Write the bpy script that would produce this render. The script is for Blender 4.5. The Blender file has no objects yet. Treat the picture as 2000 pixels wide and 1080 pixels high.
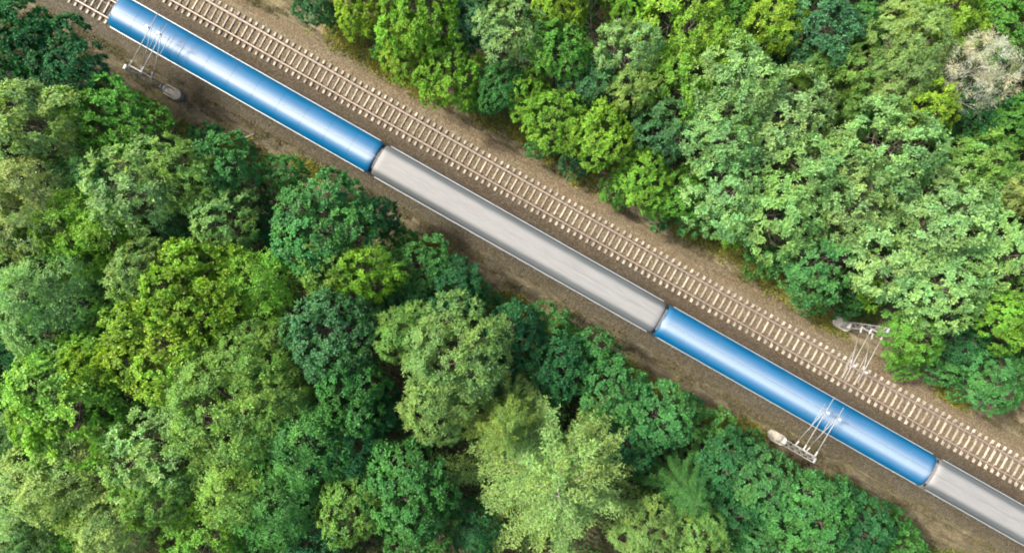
import bpy, math, random
import numpy as np
from mathutils import Vector, Matrix

# ------------------------------------------------------------------ camera, sky, sun, exposure
sc = bpy.context.scene
COL = sc.collection
CAM_H = 60.0          # drone height above the ground
FPX = 1320.0          # focal length in photo pixels (photo 2000 x 1080)
cam_d = bpy.data.cameras.new('camera')
cam = bpy.data.objects.new('camera', cam_d); COL.objects.link(cam)
cam.location = (0, 0, CAM_H); cam.rotation_euler = (0, 0, 0)
cam_d.sensor_fit = 'HORIZONTAL'; cam_d.sensor_width = 36.0
cam_d.lens = 36.0 * FPX / 2000.0
cam_d.clip_start = 0.5; cam_d.clip_end = 5000
sc.camera = cam

SUN_EL = math.radians(50)
SUN_H = Vector((-0.90, 0.42)).normalized()          # horizontal direction towards the sun
world = bpy.data.worlds.new('World'); sc.world = world; world.use_nodes = True
nt = world.node_tree
bg = nt.nodes['Background']
sky = nt.nodes.new('ShaderNodeTexSky'); sky.sky_type = 'NISHITA'; sky.sun_disc = False
sky.sun_elevation = SUN_EL; sky.sun_rotation = math.atan2(SUN_H.x, SUN_H.y)
sky.dust_density = 5.0; sky.air_density = 1.0
nt.links.new(sky.outputs[0], bg.inputs[0]); bg.inputs[1].default_value = 0.15

sun_d = bpy.data.lights.new('sun', 'SUN'); sun_d.energy = 2.85; sun_d.angle = math.radians(6)
sun_d.color = (1.0, 0.93, 0.80)
sun = bpy.data.objects.new('sun', sun_d); COL.objects.link(sun)
sdir = Vector((SUN_H.x * math.cos(SUN_EL), SUN_H.y * math.cos(SUN_EL), math.sin(SUN_EL)))
sun.rotation_euler = sdir.to_track_quat('Z', 'Y').to_euler()
sun.location = (0, 0, 100)

sc.view_settings.view_transform = 'Standard'; sc.view_settings.look = 'None'
sc.view_settings.gamma = 1.0; sc.view_settings.use_curve_mapping = False
sc.view_settings.exposure = 1.62
sc.render.engine = 'CYCLES'
sc.cycles.filter_width = 1.9
sc.cycles.max_bounces = 6; sc.cycles.diffuse_bounces = 3; sc.cycles.glossy_bounces = 2
sc.cycles.transmission_bounces = 4; sc.cycles.transparent_max_bounces = 4

# ------------------------------------------------------------------ frames of reference
ANG = math.radians(29.55)                   # the railway falls to the right in the photo
CU, SU = math.cos(ANG), math.sin(ANG)
def uv(u, v, z=0.0):                        # along the track / across it -> world
    return Vector((u * CU + v * SU, -u * SU + v * CU, z))
def px(x, y, z=0.0):                        # a place in the photo at height z -> world
    k = (CAM_H - z) / FPX
    return Vector(((x - 1000) * k, (540 - y) * k, z))
def px_uv(x, y, z=0.0):
    p = px(x, y, z)
    return p.x * CU - p.y * SU, p.x * SU + p.y * CU
TRACK_L, TRACK_R = 2.98, 7.12               # v of the two track centres
ROTZ = -ANG

# ------------------------------------------------------------------ helpers
def link(o, parent=None):
    COL.objects.link(o)
    if parent is not None: o.parent = parent
    return o
def tag(o, label=None, cat=None, group=None, kind=None):
    if label: o['label'] = label
    if cat: o['category'] = cat
    if group: o['group'] = group
    if kind: o['kind'] = kind
    return o
def empty(name, loc, rz=0.0):
    o = bpy.data.objects.new(name, None); link(o)
    o.location = loc; o.rotation_euler = (0, 0, rz); o.empty_display_size = 0.5
    return o

class MB:
    """collects boxes, tubes and lofts with a material index; build() links ONE mesh"""
    def __init__(s): s.v = []; s.f = []; s.m = []; s.sm = []
    def add(s, vs, fs, mi=0, smooth=False):
        b = len(s.v); s.v += [tuple(p) for p in vs]
        for f in fs: s.f.append(tuple(b + i for i in f)); s.m.append(mi); s.sm.append(smooth)
    def box(s, c, d, mi=0, rot=None):
        x, y, z = d[0] / 2, d[1] / 2, d[2] / 2
        vs = [Vector((sx * x, sy * y, sz * z)) for sz in (-1, 1) for sx, sy in ((-1, -1), (1, -1), (1, 1), (-1, 1))]
        if rot is not None: vs = [rot @ p for p in vs]
        vs = [p + Vector(c) for p in vs]
        s.add(vs, [(3, 2, 1, 0), (4, 5, 6, 7), (0, 1, 5, 4), (1, 2, 6, 5), (2, 3, 7, 6), (3, 0, 4, 7)], mi)
    def cbox(s, c, d, b, mi=0):
        """box with chamfered upper and vertical edges"""
        x, y, z = d[0] / 2, d[1] / 2, d[2] / 2
        def ring(ix, iy, zz):
            return [(ix - 0, -(iy - b), zz), (ix, iy - b, zz), (ix - b, iy, zz), (-(ix - b), iy, zz),
                    (-ix, iy - b, zz), (-ix, -(iy - b), zz), (-(ix - b), -iy, zz), (ix - b, -iy, zz)]
        vs = ring(x, y, -z) + ring(x, y, z - b) + ring(x - b, y - b, z)
        vs = [Vector(p) + Vector(c) for p in vs]
        fs = []
        for k in range(2):
            for i in range(8): fs.append((k * 8 + i, k * 8 + (i + 1) % 8, k * 8 + 8 + (i + 1) % 8, k * 8 + 8 + i))
        fs.append(tuple(range(16, 24)))
        s.add(vs, fs, mi)
    def tube(s, pts, rad, n=8, mi=0, caps=True, smooth=True):
        pts = [Vector(p) for p in pts]
        if not hasattr(rad, '__len__'): rad = [rad] * len(pts)
        vs = []; fs = []
        ref = None
        for i, p in enumerate(pts):
            d = (pts[min(i + 1, len(pts) - 1)] - pts[max(i - 1, 0)]).normalized()
            a = Vector((0, 0, 1)) if abs(d.z) < 0.9 else Vector((1, 0, 0))
            if ref is not None: a = ref
            x = d.cross(a).normalized(); y = d.cross(x).normalized(); ref = a
            for k in range(n):
                t = 2 * math.pi * k / n
                vs.append(p + (x * math.cos(t) + y * math.sin(t)) * rad[i])
        for i in range(len(pts) - 1):
            for k in range(n):
                fs.append((i * n + k, i * n + (k + 1) % n, (i + 1) * n + (k + 1) % n, (i + 1) * n + k))
        if caps:
            fs.append(tuple(range(n))[::-1]); fs.append(tuple(range((len(pts) - 1) * n, len(pts) * n)))
        s.add(vs, fs, mi, smooth)
    def loft(s, rings, mi=0, smooth=True, closed=False):
        n = len(rings[0]); vs = [p for r in rings for p in r]; fs = []
        for i in range(len(rings) - 1):
            for k in range(n if closed else n - 1):
                fs.append((i * n + k, i * n + (k + 1) % n, (i + 1) * n + (k + 1) % n, (i + 1) * n + k))
        s.add(vs, fs, mi, smooth)
    def mesh(s, name, mats):
        me = bpy.data.meshes.new(name)
        me.from_pydata(s.v, [], s.f)
        for m in (mats if isinstance(mats, (list, tuple)) else [mats]): me.materials.append(m)
        me.polygons.foreach_set('material_index', s.m)
        me.polygons.foreach_set('use_smooth', s.sm)
        me.update(); return me
    def build(s, name, mats, parent=None):
        return link(bpy.data.objects.new(name, s.mesh(name, mats)), parent)

def vnoise(x, y, seed=0):
    """smooth value noise on numpy arrays, 0..1"""
    rs = np.random.RandomState(seed); t = rs.rand(256, 256)
    xi = np.floor(x).astype(int); yi = np.floor(y).astype(int)
    fx = x - xi; fy = y - yi; fx = fx * fx * (3 - 2 * fx); fy = fy * fy * (3 - 2 * fy)
    g = lambda a, b: t[a & 255, b & 255]
    return (g(xi, yi) * (1 - fx) + g(xi + 1, yi) * fx) * (1 - fy) + (g(xi, yi + 1) * (1 - fx) + g(xi + 1, yi + 1) * fx) * fy

def grid_mesh(name, us, vs, z):
    """z has shape (len(us), len(vs))"""
    nu, nv = len(us), len(vs)
    co = np.zeros((nu, nv, 3), np.float32)
    co[..., 0] = us[:, None]; co[..., 1] = vs[None, :]; co[..., 2] = z
    i = np.arange(nu - 1)[:, None] * nv + np.arange(nv - 1)[None, :]
    q = np.stack([i, i + nv, i + nv + 1, i + 1], -1).reshape(-1, 4)
    return raw_mesh(name, co.reshape(-1, 3), q)
def raw_mesh(name, co, quads, smooth=True):
    me = bpy.data.meshes.new(name)
    me.vertices.add(len(co)); me.vertices.foreach_set('co', np.ascontiguousarray(co, np.float32).ravel())
    n = len(quads)
    me.loops.add(n * 4); me.loops.foreach_set('vertex_index', np.ascontiguousarray(quads, np.int32).ravel())
    me.polygons.add(n)
    me.polygons.foreach_set('loop_start', np.arange(n, dtype=np.int32) * 4)
    me.polygons.foreach_set('loop_total', np.full(n, 4, np.int32))
    if smooth: me.polygons.foreach_set('use_smooth', np.ones(n, bool))
    me.update(calc_edges=True)
    return me

# ------------------------------------------------------------------ materials
class NT:
    def __init__(s, name):
        s.m = bpy.data.materials.new(name); s.m.use_nodes = True
        s.t = s.m.node_tree; s.b = s.t.nodes['Principled BSDF']; s.out = s.t.nodes['Material Output']
    def n(s, typ, **kw):
        o = s.t.nodes.new(typ)
        for k, v in kw.items(): setattr(o, k, v)
        return o
    def l(s, a, b): s.t.links.new(a, b)
    def noise(s, vec, scale, detail=4, rough=0.55):
        o = s.n('ShaderNodeTexNoise'); o.inputs['Scale'].default_value = scale
        o.inputs['Detail'].default_value = detail; o.inputs['Roughness'].default_value = rough
        s.l(vec, o.inputs['Vector']); return o.outputs[0]
    def ramp(s, fac, stops, interp='LINEAR'):
        o = s.n('ShaderNodeValToRGB'); e = o.color_ramp.elements; o.color_ramp.interpolation = interp
        while len(e) < len(stops): e.new(0.5)
        for k, (p, c) in enumerate(stops):
            e[k].position = p; e[k].color = (*c, 1) if len(c) == 3 else c
        s.l(fac, o.inputs[0]); return o.outputs[0]
    def mix(s, fac, a, b, mode='MIX'):
        o = s.n('ShaderNodeMix', data_type='RGBA', blend_type=mode)
        for sock, val in ((o.inputs[0], fac), (o.inputs[6], a), (o.inputs[7], b)):
            if isinstance(val, (int, float)): sock.default_value = val
            elif isinstance(val, tuple): sock.default_value = (*val, 1)
            else: s.l(val, sock)
        return o.outputs[2]
    def math(s, op, a, b=None, c=None):
        o = s.n('ShaderNodeMath', operation=op)
        for i, v in enumerate((a, b, c)):
            if v is None: continue
            if isinstance(v, (int, float)): o.inputs[i].default_value = v
            else: s.l(v, o.inputs[i])
        return o.outputs[0]
    def coord(s, which='Object', scale=None):
        o = s.n('ShaderNodeTexCoord').outputs[which]
        if scale:
            m = s.n('ShaderNodeMapping'); m.inputs['Scale'].default_value = scale; s.l(o, m.inputs[0]); return m.outputs[0]
        return o
    def bump(s, h, strength=0.5, dist=0.02):
        o = s.n('ShaderNodeBump'); o.inputs['Strength'].default_value = strength; o.inputs['Distance'].default_value = dist
        s.l(h, o.inputs['Height']); s.l(o.outputs[0], s.b.inputs['Normal'])
    def set(s, **kw):
        for k, v in kw.items():
            k = {'col': 'Base Color', 'rough': 'Roughness', 'metal': 'Metallic', 'spec': 'Specular IOR Level',
                 'coat': 'Coat Weight', 'coatr': 'Coat Roughness'}[k]
            if isinstance(v, (int, float)): s.b.inputs[k].default_value = v
            elif isinstance(v, tuple): s.b.inputs[k].default_value = (*v, 1)
            else: s.l(v, s.b.inputs[k])
        return s

def simple(name, col, rough=0.6, metal=0.0, var=0.25, scale=3.0, bump=0.0, spec=0.5, stretch=None):
    t = NT(name); c = t.coord('Object', stretch)
    n = t.noise(c, scale, 5)
    a = tuple(x * (1 - var) for x in col); b = tuple(min(1, x * (1 + var)) for x in col)
    t.set(col=t.ramp(n, [(0.3, a), (0.7, b)]), rough=rough, metal=metal, spec=spec)
    if bump: t.bump(t.noise(c, scale * 8, 3), bump, 0.01)
    return t.m

def make_ground_mat():
    t = NT('ground_earth'); c = t.coord('Object')
    sep = t.n('ShaderNodeSeparateXYZ'); t.l(c, sep.inputs[0])
    stretched = t.coord('Object', (0.16, 1.0, 1.0))
    w = t.noise(stretched, 0.9, 4)
    w2 = t.noise(c, 0.55, 3)
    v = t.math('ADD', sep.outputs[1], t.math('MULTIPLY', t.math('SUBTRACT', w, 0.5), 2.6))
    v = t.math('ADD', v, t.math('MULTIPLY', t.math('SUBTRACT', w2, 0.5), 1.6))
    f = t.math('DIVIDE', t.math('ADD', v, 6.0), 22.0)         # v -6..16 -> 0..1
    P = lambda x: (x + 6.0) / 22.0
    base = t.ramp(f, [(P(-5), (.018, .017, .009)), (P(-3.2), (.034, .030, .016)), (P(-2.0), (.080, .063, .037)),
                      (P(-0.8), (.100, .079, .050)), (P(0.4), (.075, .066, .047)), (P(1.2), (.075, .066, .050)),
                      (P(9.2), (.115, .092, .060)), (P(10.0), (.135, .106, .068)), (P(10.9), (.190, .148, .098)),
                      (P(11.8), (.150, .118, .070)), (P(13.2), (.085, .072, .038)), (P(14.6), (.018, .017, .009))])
    # dry grass and mossy patches, drawn out along the line
    g1 = t.ramp(t.noise(stretched, 2.2, 6, 0.65), [(0.44, (0, 0, 0)), (0.60, (1, 1, 1))])
    base = t.mix(t.math('MULTIPLY', g1, 0.72), base, (.052, .047, .029))
    g0 = t.ramp(t.noise(t.coord('Object', (.07, 1.0, 1.0)), 4.2, 5, 0.6), [(0.50, (0, 0, 0)), (0.60, (1, 1, 1))])
    base = t.mix(t.math('MULTIPLY', g0, 0.55), base, (.060, .048, .032))
    g2 = t.ramp(t.noise(stretched, 5.0, 6, 0.7), [(0.50, (0, 0, 0)), (0.68, (1, 1, 1))])
    base = t.mix(t.math('MULTIPLY', g2, 0.5), base, (.215, .180, .115))
    g3 = t.ramp(t.noise(c, 0.33, 3), [(0.55, (0, 0, 0)), (0.70, (1, 1, 1))])
    base = t.mix(t.math('MULTIPLY', g3, 0.40), base, (.130, .120, .040))
    fine = t.noise(c, 9.0, 8, 0.75)
    base = t.mix(1.0, base, t.ramp(fine, [(0.28, (.34, .33, .32)), (0.5, (1, 1, 1)), (0.72, (1.75, 1.68, 1.55))]), 'MULTIPLY')
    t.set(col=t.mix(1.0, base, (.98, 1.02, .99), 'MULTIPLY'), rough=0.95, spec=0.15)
    t.bump(t.math('ADD', t.noise(c, 12.0, 8, 0.7), t.math('MULTIPLY', t.noise(c, 2.5, 4), 2.0)), 0.8, 0.10)
    return t.m

def make_ballast_mat():
    t = NT('ballast_stone'); c = t.coord('Object')
    vo = t.n('ShaderNodeTexVoronoi'); vo.inputs['Scale'].default_value = 15.0; vo.inputs['Randomness'].default_value = 1.0
    t.l(c, vo.inputs['Vector'])
    sepc = t.n('ShaderNodeSeparateColor'); t.l(vo.outputs['Color'], sepc.inputs[0])
    stone = t.ramp(sepc.outputs[0], [(0.0, (.044, .038, .031)), (0.35, (.072, .062, .051)), (0.7, (.100, .088, .073)), (1.0, (.155, .138, .116))])
    st = t.coord('Object', (0.14, 1.0, 1.0))
    rust = t.ramp(t.noise(st, 1.4, 4), [(0.35, (0, 0, 0)), (0.65, (1, 1, 1))])
    col = t.mix(t.math('MULTIPLY', rust, 0.4), stone, t.mix(1.0, stone, (1.02, .84, .68), 'MULTIPLY'))
    dirt = t.ramp(t.noise(st, 3.1, 5), [(0.45, (0, 0, 0)), (0.7, (1, 1, 1))])
    col = t.mix(t.math('MULTIPLY', dirt, 0.5), col, (.060, .052, .036))
    # stone tinted darker around the train's track, paler out on the shoulder by the wood
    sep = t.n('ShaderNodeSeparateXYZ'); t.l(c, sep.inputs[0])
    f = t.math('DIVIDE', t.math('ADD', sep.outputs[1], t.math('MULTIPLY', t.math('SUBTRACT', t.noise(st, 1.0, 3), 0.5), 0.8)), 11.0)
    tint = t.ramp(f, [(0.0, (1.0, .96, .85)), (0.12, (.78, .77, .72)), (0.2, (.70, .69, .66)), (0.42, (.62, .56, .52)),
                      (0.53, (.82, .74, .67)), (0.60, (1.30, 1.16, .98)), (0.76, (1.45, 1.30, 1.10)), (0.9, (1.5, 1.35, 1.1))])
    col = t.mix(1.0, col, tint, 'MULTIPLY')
    t.set(col=t.mix(1.0, col, (.92, .96, .90), 'MULTIPLY'), rough=0.92, spec=0.2)
    dist = t.math('SUBTRACT', 1.0, vo.outputs['Distance'])
    t.bump(t.math('ADD', dist, t.noise(c, 30, 3)), 0.9, 0.05)
    return t.m

def make_leaf_mat(name, transl=0.42):
    t = NT(name)
    oi = t.n('ShaderNodeObjectInfo')
    a = t.n('ShaderNodeAttribute', attribute_name='leafvar'); a.attribute_type = 'GEOMETRY'
    sep = t.n('ShaderNodeSeparateColor'); t.l(a.outputs['Color'], sep.inputs[0])
    tuft, leaf, age = sep.outputs[0], sep.outputs[1], sep.outputs[2]
    k = t.math('MULTIPLY', t.math('ADD', 0.62, t.math('MULTIPLY', tuft, 0.76)), t.math('ADD', 0.70, t.math('MULTIPLY', leaf, 0.6)))
    comb = t.n('ShaderNodeCombineColor')
    for i in range(3): t.l(k, comb.inputs[i])
    col = t.mix(1.0, oi.outputs['Color'], comb.outputs[0], 'MULTIPLY')
    warm = t.mix(1.0, col, (1.13, 1.04, 0.82), 'MULTIPLY'); cool = t.mix(1.0, col, (0.84, 0.98, 1.02), 'MULTIPLY')
    col = t.mix(t.ramp(age, [(0.15, (0, 0, 0)), (0.85, (1, 1, 1))]), cool, warm)
    t.set(col=col, rough=0.55, spec=0.28)
    tr = t.n('ShaderNodeBsdfTranslucent')
    t.l(t.mix(1.0, col, (1.10, 1.25, 0.55), 'MULTIPLY'), tr.inputs[0])
    ms = t.n('ShaderNodeMixShader'); ms.inputs[0].default_value = transl
    t.l(t.b.outputs[0], ms.inputs[1]); t.l(tr.outputs[0], ms.inputs[2]); t.l(ms.outputs[0], t.out.inputs[0])
    return t.m

M = {}
M['ground'] = make_ground_mat()
M['ballast'] = make_ballast_mat()
M['leaf'] = make_leaf_mat('leaf')
M['bark'] = simple('bark', (.085, .070, .052), .9, var=.5, scale=6, bump=.6, stretch=(1, 1, .2))
M['bark_pale'] = simple('bark_pale', (.34, .31, .27), .85, var=.35, scale=7, bump=.5)
M['bark_mid'] = simple('bark_mid', (.15, .135, .10), .9, var=.4, scale=6, bump=.5)
M['concrete'] = simple('concrete_sleeper', (.265, .235, .192), .85, var=.28, scale=5, bump=.3)
def make_sleeper_mat():
    t = NT('concrete_sleeper'); c = t.coord('Object'); r = t.n('ShaderNodeObjectInfo').outputs['Random']
    off = t.n('ShaderNodeVectorMath', operation='ADD'); t.l(c, off.inputs[0])
    cx = t.n('ShaderNodeCombineXYZ'); t.l(t.math('MULTIPLY', r, 50.0), cx.inputs[0]); t.l(cx.outputs[0], off.inputs[1])
    n = t.noise(off.outputs[0], 5, 5)
    col = t.ramp(n, [(.3, (.185, .165, .135)), (.7, (.33, .295, .24))])
    k = t.math('ADD', .72, t.math('MULTIPLY', r, .5)); cc = t.n('ShaderNodeCombineColor')
    for i in range(3): t.l(k, cc.inputs[i])
    col = t.mix(1.0, col, cc.outputs[0], 'MULTIPLY')
    st = t.ramp(t.noise(off.outputs[0], 2.2, 4), [(.5, (0, 0, 0)), (.72, (1, 1, 1))])
    t.set(col=t.mix(t.math('MULTIPLY', st, .6), col, (.10, .08, .062)), rough=.88); t.bump(n, .3, .01)
    return t.m
M['concrete'] = make_sleeper_mat()
M['seat'] = simple('rusty_fastening', (.085, .060, .045), .8, var=.4, scale=9, bump=.3)
M['rail_side'] = simple('rail_rust', (.15, .105, .075), .75, var=.3, scale=4)
M['rail_top'] = simple('rail_head', (.22, .19, .155), .5, metal=.3, var=.15, scale=3)
M['foundation'] = simple('foundation_concrete', (.29, .27, .22), .9, var=.25, scale=4, bump=.4)
M['galv'] = simple('galvanised_steel', (.235, .235, .225), .6, metal=.25, var=.15, scale=5)
M['plate'] = simple('white_plate', (.50, .50, .47), .5, var=.06)
M['insul'] = simple('insulator', (.34, .33, .31), .3, var=.08)
M['wire'] = simple('copper_wire', (.34, .30, .25), .5, metal=.5, var=.1)
M['gutter'] = simple('pale_trim', (.24, .265, .28), .45, metal=.2, var=.12, scale=1.5)
M['wall_blue'] = simple('blue_side_paint', (.004, .07, .19), .3, var=.1, scale=1)
M['wall_grey'] = simple('grey_side_paint', (.16, .18, .20), .35, var=.1, scale=1)
M['underframe'] = simple('underframe_dark', (.03, .028, .026), .8, var=.3)
M['rubber'] = simple('gangway_rubber', (.095, .10, .105), .85, var=.2, scale=8)
M['shoulder'] = simple('slate_shoulder', (.062, .070, .072), .45, var=.2, scale=1.2, stretch=(.1, 1, 1))
M['steel'] = simple('wheel_steel', (.14, .11, .09), .6, metal=.4, var=.2)
M['hatch'] = simple('pale_hatch', (.30, .29, .24), .5, var=.1)
M['hatch_blue'] = simple('pale_blue_strip', (.10, .27, .42), .4, var=.1)
M['lamp'] = simple('lamp_glass', (.8, .78, .7), .1, var=.03)
M['timber'] = simple('weathered_timber', (.34, .31, .25), .9, var=.3, scale=8, stretch=(.2, 1, 1))

def make_glass():
    t = NT('carriage_glass'); t.set(col=(.012, .016, .02), rough=.06, spec=.8); return t.m
M['glass'] = make_glass()

def make_roof_mat(name, col, rough, coat, var=.10, grime=0.05, aniso=0.0, dark_sides=False):
    t = NT(name); c = t.coord('Object', (.10, 1, 1))
    n = t.noise(c, 5, 5); n2 = t.noise(t.coord('Object', (.5, 1, 1)), 1.1, 4)
    a = tuple(x * (1 - var) for x in col); b = tuple(x * (1 + var) for x in col)
    cc = t.ramp(n, [(.3, a), (.7, b)])
    d = t.ramp(n2, [(.45, (0, 0, 0)), (.75, (1, 1, 1))])
    cc = t.mix(t.math('MULTIPLY', d, grime), cc, (.16, .15, .13))
    if dark_sides:
        sp = t.n('ShaderNodeSeparateXYZ'); t.l(t.coord('Object'), sp.inputs[0])
        yy = t.math('ADD', t.math('ABSOLUTE', sp.outputs[1]), t.math('MULTIPLY', t.math('SUBTRACT', n, .5), .35))
        cc = t.mix(t.ramp(yy, [(.72, (0, 0, 0)), (1.0, (1, 1, 1))]), cc, (.062, .070, .072))  # roof colour darkens unevenly towards both sides, into the shoulder tone
    t.set(col=cc, spec=.5, coat=coat, coatr=rough)
    t.set(rough=t.math('ADD', rough, t.math('MULTIPLY', n, .06)))
    if aniso:                                              # sheets brushed across the roof draw the sun out lengthwise
        tg = t.n('ShaderNodeTangent', direction_type='RADIAL', axis='X'); t.l(tg.outputs[0], t.b.inputs['Tangent'])
        t.b.inputs['Anisotropic'].default_value = aniso; t.b.inputs['Anisotropic Rotation'].default_value = .25
        t.set(spec=1.0)
    return t.m
M['roof_blue'] = make_roof_mat('roof_blue_paint', (.0003, .064, .145), .50, .0, aniso=.95)
M['roof_grey'] = make_roof_mat('roof_grey_paint', (.142, .143, .139), .62, 0.0, var=.10, grime=.12, dark_sides=True)

# ------------------------------------------------------------------ ground and ballast
def axis(fine0, fine1, step, far, n):
    a = np.arange(fine0, fine1 + 1e-6, step)
    g = np.geomspace(1, far, n)
    return np.concatenate([(fine0 - g)[::-1], a, fine1 + g])
us = axis(-60, 60, .30, 900, 14); vs_ = axis(-46, 52, .30, 900, 14)
U, V = np.meshgrid(us, vs_, indexing='ij')
z = (vnoise(U * .35, V * .35, 1) - .5) * .22 + (vnoise(U * 1.3, V * 1.3, 2) - .5) * .10 + (vnoise(U * 3.3, V * 3.3, 3) - .5) * .05
wob = (vnoise(U * .12, V * 0 + 3, 4) - .5) * .8
z -= .16 * np.exp(-((V + .35 + wob) / .22) ** 2)                     # shallow ditch along the left verge
z += .10 * np.exp(-((V + 1.1 + wob) / .45) ** 2)
inb = np.clip(np.minimum(V - .3, 9.9 - V) / .6, 0, 1)
z = z * (1 - inb) - .25 * inb
far = np.clip((np.maximum(np.abs(U) - 60, np.abs(V) - 52)) / 40, 0, 1); z = z * (1 - far)
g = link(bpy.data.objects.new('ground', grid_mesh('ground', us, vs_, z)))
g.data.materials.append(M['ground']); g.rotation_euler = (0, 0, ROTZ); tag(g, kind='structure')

bu = np.concatenate([np.geomspace(60, 900, 12)[::-1] * -1, np.arange(-59.8, 59.8, .10), np.geomspace(60, 900, 12)])
bv = np.arange(-.35, 10.6, .10)
U, V = np.meshgrid(bu, bv, indexing='ij')
edge = (vnoise(U * .5, V * 0 + 1, 7) - .5) * .5
prof = np.clip(np.minimum(V - .1 - edge, 10.0 + edge - V) / 1.0, 0, 1) * .40 - .10
for tc in (TRACK_L, TRACK_R): prof += .05 * np.clip(1 - np.abs(np.abs(V - tc) - 1.75) / .55, 0, 1)     # heaped at the sleeper ends
prof -= .07 * np.exp(-((V - 5.05) / .45) ** 2)
rs = np.random.RandomState(5)
bz = prof + (rs.rand(*U.shape) - .5) * .055 + (vnoise(U * 1.1, V * 1.1, 8) - .5) * .05
bz[:, 0] = bz[:, -1] = -.3
b = link(bpy.data.objects.new('ballast_bed', grid_mesh('ballast_bed', bu, bv, bz)))
b.data.materials.append(M['ballast']); b.rotation_euler = (0, 0, ROTZ); tag(b, kind='structure')
BT = .30                                       # ballast level between the rails

# ------------------------------------------------------------------ the two tracks
SP = .622
def sleeper_mesh(seed):
    rs = random.Random(seed); mb = MB()
    prof = [(-1.30, .22), (-1.0, .22), (-.90, .215), (-.60, .205), (-.45, .165), (0, .15), (.45, .165), (.60, .205), (.90, .215), (1.0, .22), (1.30, .22)]
    rings = []
    for y, w in prof:
        h = .115 if abs(y) > .5 else .095
        h += rs.uniform(-.004, .004); w2 = w / 2
        rings.append([(-w2 - .02, y, -.10), (-w2, y, h - .03), (-w2 + .025, y, h), (w2 - .025, y, h), (w2, y, h - .03), (w2 + .02, y, -.10)])
    mb.loft(rings, 0, False)
    mb.add(rings[0], [(0, 1, 2, 3, 4, 5)], 0); mb.add(rings[-1], [(5, 4, 3, 2, 1, 0)], 0)
    for sy in (-1, 1):
        yc = sy * .7525
        mb.box((0, yc, .121), (.225, .44, .016), 1)                       # stained pad and base plate
        for s2 in (-1, 1):
            mb.box((0, yc + s2 * .135, .142), (.16, .085, .04), 1)          # shoulders
            mb.tube([(-.09, yc + s2 * .11, .15), (-.05, yc + s2 * .16, .175), (.05, yc + s2 * .16, .175), (.09, yc + s2 * .11, .15)], .014, 5, 1)
    return mb.mesh('sleeper', [M['concrete'], M['seat']])
SLEEPERS = [sleeper_mesh(k) for k in range(5)]

def track(vc, u0, u1, label):
    root = empty('railway_track', uv(u0, vc, BT), ROTZ); tag(root, label, 'railway track', 'the two parallel tracks')
    L = u1 - u0
    for s in (-1, 1):
        mb = MB()
        sec = [(-.075, 0), (-.075, .012), (-.015, .035), (-.010, .115), (-.036, .128), (-.036, .155), (-.025, .165),
               (.025, .165), (.036, .155), (.036, .128), (.010, .115), (.015, .035), (.075, .012), (.075, 0)]
        rings = [[(x, s * .7525 + y, .132 + zz) for y, zz in sec] for x in np.linspace(0, L, 9)]
        n = len(sec)
        vs = [p for r in rings for p in r]
        for i in range(8):
            for k in range(n):
                f = (i * n + k, (i + 1) * n + k, (i + 1) * n + (k + 1) % n, i * n + (k + 1) % n)
                mb.add([vs[j] for j in f], [(0, 1, 2, 3)], 1 if k in (5, 6, 7) else 0)
        me = mb.mesh('rail', [M['rail_side'], M['rail_top']])
        link(bpy.data.objects.new('rail', me), root)
    rs = random.Random(int(vc * 100)); n = int(L / SP)
    for i in range(n):
        o = bpy.data.objects.new('sleeper', SLEEPERS[rs.randrange(5)]); link(o, root)
        o.location = ((i + .5) * SP + rs.uniform(-.02, .02), rs.uniform(-.015, .015), rs.uniform(-.012, .008))
        o.rotation_euler = (0, 0, rs.uniform(-.012, .012) + (math.pi if rs.random() < .5 else 0))
    return root
track(TRACK_R, -45.2, 51.2, 'empty railway track with pale concrete sleepers, beside the wood at upper right')
track(TRACK_L, -50.0, 50.5, 'railway track under the train, its sleepers bare behind the blue tail carriage')

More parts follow.
